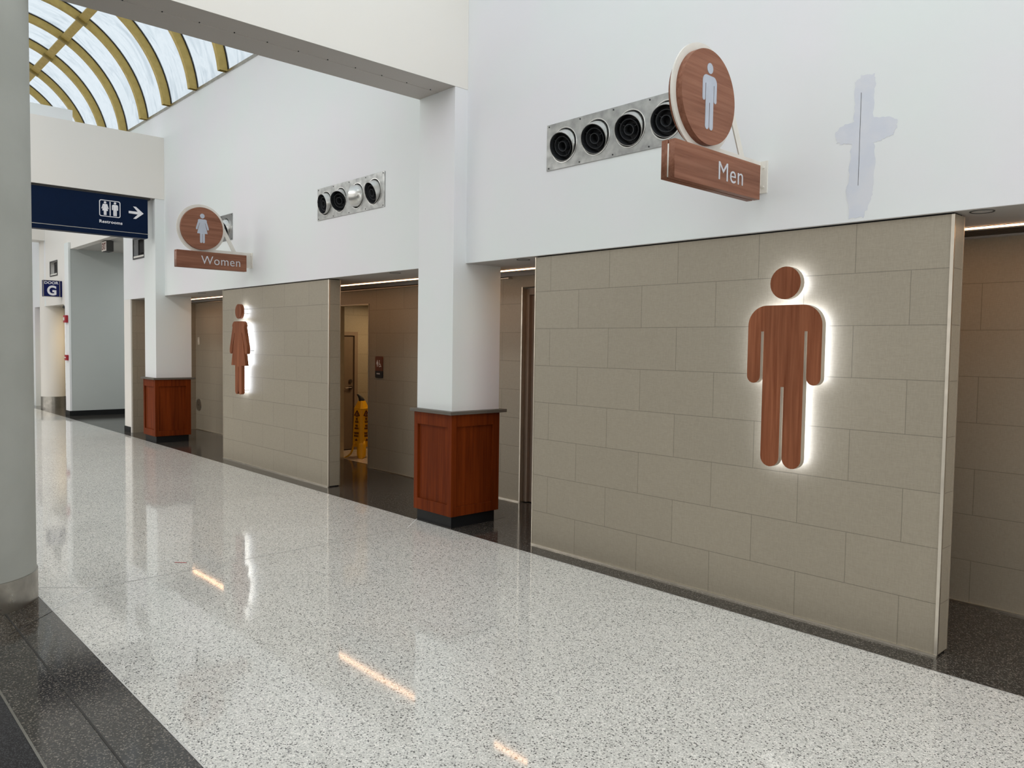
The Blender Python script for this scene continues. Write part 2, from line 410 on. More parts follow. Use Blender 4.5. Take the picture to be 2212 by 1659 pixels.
# passage into the women's room
b = MB(); b.face([(-10.75, 1.335, .002), (-8.4, 1.335, .002), (-8.4, 3.6, .002), (-10.75, 3.6, .002)]); struct(b.build('floor_passage', 'pale_tile_floor'))
struct(flat('wall_passage', [[(2.04, 0), (3.6, 0), (3.6, 2.35), (1.28, 2.35), (1.28, 1.86), (2.04, 1.86)]], FX(-10.75), -.1, 0, 'tile_side'))
b = MB(); b.box(-10.75, -8.3, 3.6, 3.7, 0, 2.35); b.box(-8.4, -8.3, 1.28, 3.6, 0, 2.35); struct(b.build('wall_passage_end', 'tile_back'))
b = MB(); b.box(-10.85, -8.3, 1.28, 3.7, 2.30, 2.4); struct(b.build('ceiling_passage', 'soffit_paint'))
b = MB()
for x0, x1, z0, z1 in ((-9.88, -9.87, 0, 2.215), (-9.03, -9.02, 0, 2.215), (-9.88, -9.02, 2.205, 2.215)): b.box(x0, x1, 1.152, 1.285, z0, z1)
struct(b.build('trim_%d' % next(TR), 'champagne_trim'))
# closing surfaces of the hall (camera side)
b = MB(); b.box(XW, XE, -3.95, -3.72, 4.0, ZV); struct(b.build('wall_left_header', 'cream_paint'))
b = MB(); b.box(XW, XE, -15, -3.95, 4.0, 4.1); struct(b.build('ceiling_hall', 'hall_paint'))
b = MB(); b.box(XW, XE, -15.1, -15, 0, 4.1); struct(b.build('wall_left', 'hall_paint'))
b = MB(); b.box(XE, XE+.1, -15, 4, 0, ZV+2); struct(b.build('wall_behind', 'hall_paint'))
b = MB(); b.box(XW-.1, XW, -15, 4, 0, ZV+2); struct(b.build('wall_end', 'cream_paint'))
# black base at recess foot and thin bright strip along the back wall
b = MB(); b.box(-15.12, -9.88, 1.148, 1.16, 0, .012); b.box(-9.02, -6.045, 1.148, 1.16, 0, .012); b.box(-5.0, XE, 1.148, 1.16, 0, .012); struct(b.build('trim_%d' % next(TR), 'champagne_trim'))
b = MB(); b.box(-15.105, -6.2, 1.10, 1.16, ZS-.03, ZS-.02); struct(b.build('trim_%d' % next(TR), 'champagne_trim'))

# ------------------------------------------------------------------ barrel skylight
VC, VR = (-1.86, 5.235), 1.868
def arc(r, n=40, x=0):
    a0 = math.asin((ZV-VC[1])/r); return [(VC[0]+r*math.cos(a0+(PI-2*a0)*k/n), VC[1]+r*math.sin(a0+(PI-2*a0)*k/n)) for k in range(n+1)]
ribs_x = [-15.19+1.0975*k for k in range(-13, 18)]
b = MB(); A = arc(VR, 48)
xs = [XW]+[x-.04 for x in ribs_x if x > XW]+[XE]
for xa, xb in zip(xs, xs[1:]):
    for p, q in zip(A, A[1:]):
        b.face([(xa, *p), (xb, *p), (xb, *q), (xa, *q)])
sky = struct(b.build('window_1', 'skylight_glass', smooth=True))
sky.data.materials.append(MATS['clear_fill_glass'])
for p in sky.data.polygons:
    if p.center.x > -5.9: p.material_index = 1  # unseen near-bay panes made clearer to let in extra fill light
def rib_mesh(r0, r1, x0, x1, n=48):
    b = MB(); P, Q = arc(r0, n), arc(r1, n)
    V = [[b.bm.verts.new((x, *p)) for p in pts] for x in (x0, x1) for pts in (P, Q)]
    a, c, d, e = V        # a: x0 inner, c: x0 outer, d: x1 inner, e: x1 outer
    for k in range(n):
        for A_, B_ in ((a, c), (c, e), (e, d), (d, a)):
            b.bm.faces.new((A_[k], A_[k+1], B_[k+1], B_[k]))
    return b
r_proto = rib_mesh(VR-.125, VR-.012, -.08, 0).build('rib', 'gold_frame', sky, smooth=True)
g_proto = rib_mesh(VR-.012, VR+.01, -.09, .012).build('gasket', 'black_rubber', r_proto, smooth=True)
c_m = MB(); 
for ang in (61, 119):
    a = math.radians(ang); rr = VR-.13
    c_m.box(.0, .055, -.085, .085, -.03, .02)
    for v in c_m.bm.verts:
        if not v.tag: v.tag = True; v.co = Matrix.Translation((0, VC[0]+rr*math.cos(a), VC[1]+rr*math.sin(a))) @ Matrix.Rotation(a-PI/2, 4, 'X') @ v.co
c_proto = c_m.build('clip', 'gold_dark', r_proto)
for i, x in enumerate(ribs_x):
    if x < XW or x > XE-.2: continue
    if i == 0 or 'first' not in dir():
        first = True; r_proto.location.x = x; continue
    r = r_proto.copy(); COL.objects.link(r); r.parent = sky; r.location.x = x
    for ch in (g_proto, c_proto):
        c = ch.copy(); COL.objects.link(c); c.parent = r
for ang in (61, 119):
    a = math.radians(ang); b = MB(); b.box(XW, XE, -.06, .06, -.05, .05)
    for v in b.bm.verts: v.co = Matrix.Translation((0, VC[0]+(VR-.07)*math.cos(a), VC[1]+(VR-.07)*math.sin(a))) @ Matrix.Rotation(a-PI/2, 4, 'X') @ v.co
    b.build('purlin', 'gold_frame', sky)
b = MB(); b.box(XW, XE, -.02, .15, ZV-.015, ZV+.02); b.box(XW, XE, -3.9, -3.70, ZV-.015, ZV+.02); b.build('sill', 'steel', sky)

# ------------------------------------------------------------------ beams
def beam(x0, label, joints):
    t = thing('beam', label, 'beam', (x0+.2725, -1.9, 3.98))
    b = MB(); b.box(x0, x0+.545, -3.72, -.001, 3.985, 4.98); b.build('beam_body', 'cream_paint', t)
    b = MB(); b.box(x0+.001, x0+.544, -3.71, -.146, 3.9845, 3.986); b.build('underside_shade_sheet', 'under_shade_paint', t)  # added thin sheet, its darker colour stands for shade under the beam
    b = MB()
    b.box(x0+.25, x0+.30, -3.6, -.15, 3.981, 3.985); b.build('seam_cover', 'under_shade_paint', t)
    for k in range(13):
        b = MB(); b.tube((x0+.315, -.25-.26*k, 3.979), (x0+.315, -.25-.26*k, 3.985), .005, seg=8); b.build('screw', 'black_rubber', t)
    return t
beam(-6.12, 'nearer cream beam crossing overhead from white column to round column', 0)
beam(-13.905, 'farther cream beam with the long navy sign beneath it', 0)
t = thing('beam', 'farthest short cream beam seen beyond the navy sign', 'beam', (-21.7, -1.9, 4.04))
b = MB(); b.box(-22.0, -21.45, -3.72, -.001, 4.04, 5.0); b.build('beam_body', 'cream_paint', t)
b = MB(); b.box(-13.88, -13.62, -3.7, -1.27, 4.981, 5.21); o = b.build('raised_curb', 'wall_paint', None); o['label'] = 'white raised block on top of the farther beam beside the round column'; o['category'] = 'curb'

# ------------------------------------------------------------------ columns with cherry bases
def column(dx, label):
    t = thing('column', label, 'column', (-5.83+dx, .12, 0))
    X0, X1 = -6.112+dx, -5.577+dx
    b = MB(); b.box(X0, X1, -.145, .43, 1.04, 3.9845, .003); b.build('shaft', 'wall_paint', t)
    b = MB(); b.box(-6.14+dx, -5.505+dx, -.212, .47, 1.042, 1.072, .003); b.build('stone_cap', 'stone_cap', t)
    b = MB(); b.box(-6.085+dx, -5.56+dx, -.153, .37, 0, .115); b.build('kick_base', 'black_rubber', t)
    bx0, bx1, by0, by1, z0, z1 = -6.108+dx, -5.532+dx, -.18, .40, .108, 1.042
    b = MB()
    # core set back behind the frames
    b.box(bx0+.02, bx1-.02, by0+.02, by1-.02, z0+.002, z1-.002)
    d = .02
    for (ya, yb) in ((by0, by0+d),):
        b.box(bx0, bx0+.055, ya, yb, z0, z1, .0015); b.box(bx1-.06, bx1, ya, by0+.06, z0, z1, .0015)
        b.box(bx0+.055, bx1-.06, ya, yb, .925, z1, .0015); b.box(bx0+.055, bx1-.06, ya, yb, z0, .215, .0015)
    b.box(bx1-d, bx1, by1-.08, by1, z0, z1, .0015)
    b.box(bx1-d, bx1, by0+.06, by1-.08, .930, z1, .0015); b.box(bx1-d, bx1, by0+.06, by1-.08, z0, .195, .0015)
    b.box(bx0, bx0+d, by0+d, by1, z0, z1)
    cl = b.build('wood_cladding', 'cherry', t)
    return t
column(0, 'nearer square white column with cherry wood base, between the two tiled walls')
column(-7.79, 'farther square white column with cherry wood base, beside the navy restrooms sign')
column(7.79, 'unseen square white column with cherry wood base right of the photo, beyond the man panel')  # unseen; follows the column spacing, added to block the end fill light
b = MB(); b.box(2.26, 2.40, .02, 1.16, 0, ZS-.003); struct(b.build('wall_recess_blocker', 'tile_side'))  # unseen wall added to keep the end fill light out of the recess
# round columns
t = thing('round_column', 'large round grey column cut off by the left edge of the photo', 'column', (-5.86, -3.775, 0))
b = MB(); b.lathe([(.372, .185), (.372, 5.40)], Matrix.Translation((-5.86, -3.775, 0)), 96); b.build('shaft', 'column_paint', t, smooth=True)
b = MB(); b.lathe([(.380, 0), (.380, .190), (.372, .192)], Matrix.Translation((-5.86, -3.775, 0)), 96); b.build('base_band', 'steel', t, smooth=True)
t = thing('round_column', 'distant round column standing under the DOOR G sign', 'column', (-21.45, .06, 0))
b = MB(); b.lathe([(.262, .285), (.262, 4.04)], Matrix.Translation((-21.74, .20, 0)), 64); b.build('shaft', 'cream_paint', t, smooth=True)
b = MB(); b.lathe([(.270, 0), (.270, .29), (.262, .292)], Matrix.Translation((-21.74, .20, 0)), 64); b.build('base_band', 'steel', t, smooth=True)

# ------------------------------------------------------------------ tiled partitions
def partition(x0, x1, mat, label):
    t = thing('partition_wall', label, 'wall', ((x0+x1)/2, .1, 0))
    b = MB(); b.box(x0, x1, .02, .17, .012, ZS-.012); b.build('tile_face', mat, t)
    b = MB()
    b.box(x1-.016, x1+.002, .016, .034, .01, ZS-.012, .002); b.build('corner_trim', 'champagne_trim', t)
    b = MB(); b.box(x1-.006, x1+.002, .163, .172, .01, ZS-.012); b.build('corner_trim', 'champagne_trim', t)
    b = MB(); b.box(x0-.002, x0+.006, .016, .03, .01, ZS-.012); b.build('corner_trim', 'champagne_trim', t)
    b = MB(); b.box(x0, x1, .012, .03, .0, .012); b.build('base_trim', 'champagne_trim', t)
    b = MB(); b.box(x0+.01, x1-.01, .03, .16, .0, .013); b.box(x0+.01, x1-.01, .035, .16, ZS-.013, ZS-.003); b.build('shadow_gap', 'dark_void', t)
    return t
partition(-4.683, -1.492, 'tile_men', 'large beige tiled wall panel carrying the glowing man figure')
partition(-11.075, -8.078, 'tile_women', 'beige tiled wall panel carrying the glowing woman figure')

# ------------------------------------------------------------------ big backlit figures
def big_figure(kind, cx, z0, edge, label, pins):
    t = thing('wall_figure', label, 'sign', (cx, -.03, z0))
    parts = picto(kind, 1., cx, z0)
    fr = FY(0)
    for nm, ol in zip(('figure_body', 'figure_head'), parts):
        o = flat(nm, [ol], fr, .037, .082, 'figure_wood', t)
        # separate edge colour: faces whose normal is not facing the viewer side
        o.data.materials.append(MATS[edge])
        for p in o.data.polygons:
            if abs(p.normal.y) < .5: p.material_index = 1
        # glowing diffuser just behind, slightly smaller
        cxm = sum(x for x, y in ol)/len(ol); 
        flat('light_diffuser', [inset(ol, .012)], fr, .031, .0365, 'halo_white', o)
    for u, v in pins:
        b = MB(); b.tube((cx+u, .02, z0+v), (cx+u, -.036, z0+v), .0035, seg=8); b.build('standoff_pin', 'black_plastic', t)
    return t
def inset(ol, d):
    n = len(ol); s = sum(ol[i][0]*ol[(i+1) % n][1]-ol[(i+1) % n][0]*ol[i][1] for i in range(n)); sg = 1 if s > 0 else -1
    out = []
    for i in range(n):
        a, b_, c = Vector(ol[i-1]), Vector(ol[i]), Vector(ol[(i+1) % n])
        e1, e2 = (b_-a), (c-b_)
        if e1.length < 1e-6 or e2.length < 1e-6: continue
        e1.normalize(); e2.normalize()
        n1 = Vector((-e1.y, e1.x))*sg; n2 = Vector((-e2.y, e2.x))*sg
        k = n1+n2; k = k/max(.5, k.dot(n1)) if k.length > .1 else n1
        out.append((b_.x+k.x*d, b_.y+k.y*d))
    return out
big_figure('man', -2.396, .945, 'edge_beige', 'large wooden man figure glowing white around its edge on the nearer tiled wall', [(0, 1.1), (0, 1.17), (-.2, .8), (.2, .8), (-.07, .2), (.07, .2)])
big_figure('woman', -10.322, .965, 'figure_wood', 'large wooden woman figure glowing white around its edge on the farther tiled wall', [(.09, 1.10), (.085, 1.16), (.10, .97), (.265, .60), (.095, .06), (-.2, .7)])

# ------------------------------------------------------------------ projecting round signs
def round_sign(xf, kind, word, u0, u1, label, dvv=0):
    """xf: x of the wood face that looks down the corridor"""
    t = thing('projecting_sign', label, 'sign', (xf-.04, 0, 2.66))
    yc, zc, R1, R2 = -.667, 3.112, .267, .308
    fr = FX(xf-.045)                   # plate centre plane
    # white plate: disc, arm and strut
    arm = [(-.001, 2.664), (-.001, 2.863), (-.60, 2.863), (-.60, 2.664)]
    plate = [flat_mesh([circ(yc, zc, R2, 64)], fr, -.005, .005), flat_mesh([arm], fr, -.0045, .0045),
             flat_mesh([[(-.985, 2.618), (-.10, 2.618), (-.10, 2.70), (-.985, 2.80)]], fr, -.004, .004),
             flat_mesh([[(-.39, 3.235), (-.365, 3.16), (-.205, 2.855), (-.262, 2.855), (-.42, 3.16)]], fr, -.0042, .0042)]
    fin('bracket_plate', join(plate), 'off_white', t)
    b = MB(); b.box(xf-.095, xf+.005, -.008, 0, 2.664, 2.866, .001); wp = b.build('wall_flange', 'off_white', t)
    for z in (2.705, 2.825):
        for dx in (-.022,):
            b = MB(); b.tube((xf+dx+.0, -.008, z), (xf+dx, -.018, z), .008, seg=6); b.build('bolt', 'off_white', t)
    for nm, s0, s1 in (('front_disc', .005, .045), ('rear_disc', -.045, -.005)):
        flat(nm, [circ(yc, zc, R1, 72)], fr, s0, s1, 'sign_wood', t)
    for nm, s0, s1 in (('front_name_bar', .0045, .045), ('rear_name_bar', -.045, -.0045)):
        flat(nm, [rect(-.985, -.085, 2.610, 2.822)], fr, s0, s1, 'sign_wood', t)
    s = .375/1.238
    flat('pictogram', picto(kind, s, yc, 2.928, .96), fr, .045, .0475, 'slate_letter', t)
    fin('lettering', text_mesh(word, FX(xf), u0, u1, 2.665, 2.770, .0025, -.004, 1.08), 'sign_letter', t)
    return t
round_sign(-2.585, 'man', 'Men', -.553, -.288, 'nearer projecting wooden sign with round man disc and the word Men')
round_sign(-10.05, 'woman', 'Women', -.683, -.172, 'farther projecting wooden sign with round woman disc and the word Women')

# ------------------------------------------------------------------ jet nozzle panels
def nozzle_protos():
    R = .122
    prof = [(R*math.cos(a), R*math.sin(a)) for a in [math.radians(x) for x in range(-50, 20, 7)]]
    prof += [(R*.95, .048), (R*.92, .066), (R*.885, .066), (R*.885, -.02)]
    b = MB(); b.lathe(prof, Matrix(), 56)
    shell = b.build('nozzle', 'bright_metal', None, smooth=True)
    b = MB()
    b.lathe([(R*.88, .058), (R*.88, -.035), (.001, -.035)], Matrix(), 56)
    b.lathe([(R*.60, .045), (R*.63, .045), (R*.56, -.03), (R*.54, -.03), (R*.60, .045)], Matrix(), 56)
    b.lathe([(R*.29, .050), (R*.325, .050), (R*.30, -.03), (R*.28, -.03), (R*.29, .050)], Matrix(), 40)
    for k in range(3):
        a = k*2*PI/3+.5; c, s_ = math.cos(a), math.sin(a)
        b.tube((c*R*.30, s_*R*.30, .01), (c*R*.87, s_*R*.87, .01), .0035, seg=6)
    ring = b.build('louver_ring', 'louver_black', None, smooth=True)
    ring.parent = shell
    return shell, ring
NS, NR = nozzle_protos(); used = [False]
def vent_panel(a, c, xs, dirs, label):
    t = thing('air_nozzle_panel', label, 'vent', ((a+c)/2, 0, 3.28))
    flat('face_plate', [rect(a, c, 3.098, 3.463)]+[circ(x, 3.277, .131, 48) for x in xs], FY(0), .001, .008, 'galvanised', t)
    b = MB()
    for x in xs: b.lathe([(.131, -.003), (.134, -.012), (.139, -.012), (.140, -.0005)], Matrix.Translation((x, 0, 3.277)) @ Matrix.Rotation(PI/2, 4, 'X') @ Matrix.Scale(-1, 4, (0, 0, 1)) , 48)
    b.build('rim', 'bright_metal', t, smooth=True)
    b = MB(); b.box(a+.05, c-.05, .151, .40, 3.14, 3.42); b.bm.faces.ensure_lookup_table()
    b.build('duct_box', 'dark_void', t)
    n = 5
    for k in range(n):
        for z in (3.115, 3.446):
            x = a+.025+(c-a-.05)*k/(n-1); b = MB(); b.tube((x, -.008, z), (x, -.0115, z), .006, seg=8); b.build('screw', 'black_plastic', t)
    for x, d in zip(xs, dirs):
        if not used[0]: s_, r_ = NS, NR; used[0] = True
        else:
            s_ = NS.copy(); r_ = NR.copy(); COL.objects.link(s_); COL.objects.link(r_); r_.parent = s_
        s_.parent = t; s_.matrix_parent_inverse = Matrix.Translation(t.location).inverted()
        q = Vector(d).normalized().to_track_quat('Z', 'Y')
        s_.rotation_euler = q.to_euler(); s_.location = Vector((x, .012, 3.277))
    return t
vent_panel(-4.548, -3.155, (-4.355, -4.022, -3.69, -3.365), [(.10, -.88, -.34), (.14, -.88, -.34), (.16, -.88, -.30), (.22, -.88, -.30)], 'galvanised panel of four black jet nozzles behind the Men sign')
vent_panel(-8.298, -6.905, (-8.112, -7.787, -7.44, -7.104), [(-.06, -.93, -.16), (.32, -.88, -.30), (-.84, -.55, .02), (-.06, -.88, -.30)], 'galvanised panel of four nozzles turned different ways above the woman figure wall')
vent_panel(-12.075, -10.68, (-11.89, -11.56, -11.22, -10.885), [(.1, -.9, -.2), (.4, -.8, -.3), (-.2, -.9, -.1), (.05, -.9, -.35)], 'galvanised nozzle panel mostly hidden behind the Women sign')

# small square wall openings
def wall_grille(x0, x1, z0, z1, label):
    t = thing('wall_grille', label, 'vent', ((x0+x1)/2, 0, z0))
    flat('frame', [rect(x0-.012, x1+.012, z0-.012, z1+.012), rect(x0+.012, x1-.012, z0+.012, z1-.012)], FY(0), .0005, .012, 'dark_grey_shade', t)
    b = MB(); b.box(x0-.01, x1+.01, .08, .40, z0-.01, z1+.01); b.build('duct_box', 'dark_void' if x0 > -16 else 'dark_grey_shade', t)
    b = MB(); b.box(x0, x1, -.004, .09, z0, z0+.045); b.build('sill_plate', 'off_white', t)
    b = MB(); b.box((x0+x1)/2-.12, (x0+x1)/2+.16, .05, .085, z0+.10, z0+.26); b.build('damper', 'dark_void', t)
    return t
wall_grille(-14.93, -14.34, 3.13, 3.48, 'dark square duct opening in the wall just past the navy sign')
wall_grille(-20.96, -20.30, 3.16, 3.49, 'small dark square duct opening above the DOOR G sign')

# patched plaster cross on the right wall
def ragged(pts, n=6, a=.006):
    out = []
    for i, p in enumerate(pts):
        q = pts[(i+1) % len(pts)]
        for k in range(n):
            f = k/n; out.append((p[0]+(q[0]-p[0])*f+random.uniform(-a, a), p[1]+(q[1]-p[1])*f+random.uniform(-a, a)))
    return out
cross = [(-2.01, 3.262), (-1.932, 3.25), (-1.930, 3.172), (-1.934, 3.006), (-1.83, 2.985), (-1.802, 2.965), (-1.802, 2.93), (-1.815, 2.885), (-1.88, 2.87), (-1.926, 2.862),
         (-1.915, 2.72), (-1.917, 2.591), (-1.935, 2.53), (-1.971, 2.445), (-2.055, 2.445), (-2.073, 2.606), (-2.06, 2.75), (-2.055, 2.873), (-2.12, 2.887), (-2.145, 2.90),
         (-2.151, 2.951), (-2.115, 2.992), (-2.043, 2.998), (-2.045, 3.12), (-2.048, 3.223), (-2.02, 3.24)]
pt = flat('plaster_patch', [ragged(cross)], FY(0), .0002, .0014, 'patch_paint', None)
pt['label'] = 'pale lavender cross-shaped plaster patch on the upper wall right of the Men sign'; pt['category'] = 'wall patch'
b = MB(); b.box(-2.008, -2.0055, -.0018, -.0012, 2.63, 3.16); b.build('crack_line', 'dark_grey_shade', pt)

# ------------------------------------------------------------------ long navy sign under the farther beam
t = thing('overhead_sign', 'long navy blue sign with restroom pictograms and arrow under the farther beam', 'sign', (-13.45, -1.9, 3.33))
fr = FX(-13.395)
b = MB(); b.box(-13.55, -13.40, -3.70, -.245, 3.335, 3.955, .006); b.build('sign_box', 'navy', t)
b = MB(); b.box(-13.40, -13.392, -3.70, -.245, 3.396, 3.404); b.build('lower_line', 'steel', t)
b = MB(); b.box(-13.555, -13.390, -3.70, -.255, 3.328, 3.395, .004); b.build('bottom_rail', 'navy', t)
b = MB(); b.box(-13.54, -13.41, -3.70, -.20, 3.955, 3.985); b.build('mounting_channel', 'dark_grey_shade', t)
ln = lambda: None
yb0, yb1, zb0, zb1 = -.967, -.660, 3.610, 3.867
gl = [flat_mesh([rrect(yb0, yb1, zb0, zb1, .03), rrect(yb0+.011, yb1-.011, zb0+.011, zb1-.011, .022)], fr, -.004, .002),
      flat_mesh([rect(-.817, -.804, 3.630, 3.846)], fr, -.004, .002)]
sp = .218/1.238
for k, c in (('woman', -.883), ('man', -.739)):
    for ol in picto(k, sp, c, 3.630, 1.04): gl.append(flat_mesh([ol], fr, -.004, .002))
fin('pictogram', join(gl), 'white_letter', t)
arrow = [(-.537, 3.742), (-.537, 3.705), (-.400, 3.700), (-.470, 3.626), (-.428, 3.626), (-.312, 3.722), (-.428, 3.819), (-.470, 3.819), (-.400, 3.742)]
flat('arrow', [arrow], fr, -.004, .002, 'white_letter', t)
fin('lettering', text_mesh('Restrooms', FX(-13.399), -.966, -.632, 3.508, 3.556, .005, .020, 1.08), 'white_letter', t)

# DOOR G sign
t = thing('projecting_sign', 'small square blue sign reading DOOR G far down the corridor', 'sign', (-19.9, -.2, 2.64))
b = MB(); b.box(-20.02, -19.90, -.375, -.045, 2.635, 3.0, .004); b.build('sign_box', 'navy_bright', t)
b = MB()
for y0, y1, z0, z1 in ((-.375, -.045, 2.992, 3.002), (-.375, -.045, 2.633, 2.643), (-.378, -.366, 2.635, 3.0), (-.056, -.045, 2.635, 3.0)): b.box(-19.905, -19.893, y0, y1, z0, z1)
b.build('sign_frame', 'steel', t)
b = MB(); b.box(-20.0, -19.91, -.045, -.0005, 2.64, 2.995); b.build('wall_bracket', 'navy_bright', t)
fin('lettering', join([text_mesh('DOOR', FX(-19.899), -.352, -.075, 2.915, 2.975, .003, .02), text_mesh('G', FX(-19.899), -.300, -.118, 2.665, 2.885, .003, .035)]), 'white_letter', t)

# EXIT sign in the side corridor
t = thing('exit_sign', 'dark box exit sign hanging in the side corridor under the navy sign', 'sign', (-17.0, .15, 3.42))
b = MB(); b.box(-17.17, -16.86, .09, .22, 3.44, 3.645, .004); b.build('housing', 'dark_grey_shade', t)
b = MB(); b.box(-17.16, -16.87, .083, .09, 3.45, 3.635); b.build('face_panel', 'exit_face', t)
b = MB(); b.tube((-17.015, .155, 3.64), (-17.015, .155, 3.66), .05, seg=20); b.build('canopy', 'dark_grey_shade', t)
fin('lettering', text_mesh('EXIT', FY(.083), -17.14, -16.89, 3.475, 3.61, .003, .02), 'maroon_print', t)

# fire alarm devices and camera
t = thing('fire_alarm', 'red fire alarm horn high on the white corner strip below the DOOR G sign', 'alarm', (-19.3, -.07, 2.06))
b = MB(); b.box(-19.42, -19.22, -.10, -.05, 2.055, 2.215, .006); b.build('housing', 'red_box', t)
b = MB(); b.box(-19.36, -19.28, -.118, -.10, 2.10, 2.17, .01); b.build('strobe_lens', 'off_white', t)
t = thing('pull_station', 'small red fire alarm pull station on the white corner strip', 'alarm', (-19.3, -.07, 1.23))
b = MB(); b.box(-19.37, -19.22, -.095, -.05, 1.225, 1.345, .005); b.build('housing', 'red_box', t)
b = MB(); b.box(-19.345, -19.245, -.105, -.095, 1.275, 1.30, .003); b.build('handle', 'off_white', t)
t = thing('security_camera', 'small grey security camera under the far soffit by the white corner strip', 'camera', (-19.75, .1, 2.475))
b = MB(); b.tube((-19.78, .05, 2.475), (-19.78, .05, 2.43), .05, seg=20); b.build('mount', 'off_white', t)
b = MB(); b.tube((-19.80, .0, 2.43), (-19.74, .10, 2.36), .04, seg=20); b.build('lens_housing', 'dark_grey_shade', t)

# ------------------------------------------------------------------ LED lines and recessed lights
for i, (x0, x1, lab) in enumerate([(-15.0, -11.2, 'white LED line light on the soffit right of the farther square column'), (-10.9, -6.25, 'white LED line light on the soffit above the women passage'),
                                   (-5.95, -3.1, 'short white LED line light between the nearer square column and the man panel'), (-3.0, XE-.1, 'white LED line light at the right edge of the photo')]):
    t = thing('led_line_light', lab, 'light', ((x0+x1)/2, .675, ZS))
    b = MB(); b.box(x0, x1, .646, .706, ZS-.008, ZS-.001); b.build('diffuser', 'led_warm', t)
    b = MB(); b.box(x0, x1, .641, .646, ZS-.005, ZS-.001); b.box(x0, x1, .706, .711, ZS-.005, ZS-.001); b.build('channel', 'dark_grey_shade', t)
for x, y, lab in [(-1.385, .095, 'unlit round recessed light in the soffit right of the man panel'), (-4.93, .11, 'unlit round recessed light in the soffit left of the man panel, half hidden'),
                  (-6.87, .108, 'unlit round recessed light in the soffit above the women passage'), (-12.05, .10, 'unlit round recessed light in the soffit right of the farther square column')]:
    t = thing('recessed_light', lab, 'light', (x, y, ZS))
    b = MB(); b.lathe([(.050, -.001), (.056, -.0045), (.058, -.0045), (.0585, -.0035), (.060, -.001)], Matrix.Translation((x, y, ZS-.002)), 40); b.build('trim_ring', 'dark_grey_shade', t, smooth=True)
    b = MB(); b.tube((x, y, ZS-.004), (x, y, ZS-.003), .050, seg=36); b.build('cover', 'soffit_paint', t)
# slotted air grille in the right recess
t = thing('linear_grille', 'brown slotted air grille behind the LED line at the right edge', 'vent', (1, .95, ZS))
b = MB()
for k in range(7): b.box(-4.4, XE-.05, .83+.035*k, .845+.035*k, ZS-.004, ZS+.045)
o = b.build('slats', 'slat_brown', t)
for x0, x1 in ((-15.1, -11.1), (-11.0, -5.0)):
    pass
b = MB(); b.box(-15.1, -4.5, .802, 1.098, ZS+.045, ZS+.05); struct(b.build('ceiling_slot', 'slat_brown'))

# ------------------------------------------------------------------ doors
t = thing('door_1', 'x', 'door', (-5.5, 1.2, 0)); del t['label']; del t['category']; struct(t)
b = MB(); b.box(-6.045, -6.030, 1.150, 1.30, 0, 2.30); b.build('tile_edge_trim', 'champagne_trim', t)
b = MB()
b.box(-6.030, -5.975, 1.20, 1.34, 0.01, 2.28); b.box(-5.98, -5.0, 1.20, 1.34, 2.22, 2.29); b.box(-5.975, -5.93, 1.235, 1.34, .01, 2.22)
b.build('door_frame', 'frame_brown', t)
b = MB(); b.box(-5.93, -5.0, 1.262, 1.30, .012, 2.20, .002); b.build('door_leaf', 'frame_brown', t)
b = MB(); b.box(-5.925, -5.86, 1.250, 1.262, .012, 2.19); b.build('door_stile', 'frame_brown', t)
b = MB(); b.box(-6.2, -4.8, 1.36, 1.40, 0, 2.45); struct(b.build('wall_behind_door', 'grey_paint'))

b = MB(); b.box(-10.95, -10.90, 1.2, 2.2, 0, 2.0); struct(b.build('wall_leak_backing', 'dark_void'))  # added backing sheet, stops sky light leaking round the door
t = thing('door_2', 'x', 'door', (-10.78, 1.65, 0)); del t['label']; del t['category']; struct(t)
b = MB(); b.box(-10.80, -10.765, 1.285, 1.985, .012, 1.80); b.build('door_leaf', 'door_brown', t)
b = MB(); b.box(-10.80, -10.735, 1.985, 2.045, .0, 1.865, .002); b.box(-10.80, -10.735, 1.28, 1.985, 1.805, 1.865, .002); fo = b.build('door_frame', 'frame_brown', t)
b = MB(); b.tube((-10.765, 1.925, .985), (-10.735, 1.925, .985), .030, seg=20); b.tube((-10.735, 1.93, .985), (-10.735, 1.82, .978), .010, seg=10); b.build('door_handle', 'chrome', t)
b = MB(); b.tube((-10.765, 1.925, 1.09), (-10.745, 1.925, 1.09), .028, seg=20); b.build('lock', 'chrome', t)

# items on the back wall left of the woman panel
t = thing('access_cover', 'round steel cover low on the beige wall beside the farther square column', 'cover', (-14.95, 1.15, .36))
b = MB(); b.tube((-14.95, 1.16, .476), (-14.95, 1.146, .476), .112, seg=40); b.build('cover_plate', 'steel', t)
b = MB(); b.tube((-14.95, 1.146, .476), (-14.95, 1.142, .476), .012, seg=12); b.build('centre_screw', 'chrome', t)
t = thing('wall_switch', 'small pale switch plate on the beige wall beside the farther square column', 'switch', (-14.93, 1.15, 1.62))
b = MB(); b.box(-14.975, -14.885, 1.146, 1.16, 1.62, 1.76, .003); b.build('cover_plate', 'switch_white', t)
b = MB(); b.box(-14.95, -14.91, 1.142, 1.147, 1.66, 1.72); b.build('rocker', 'off_white', t)

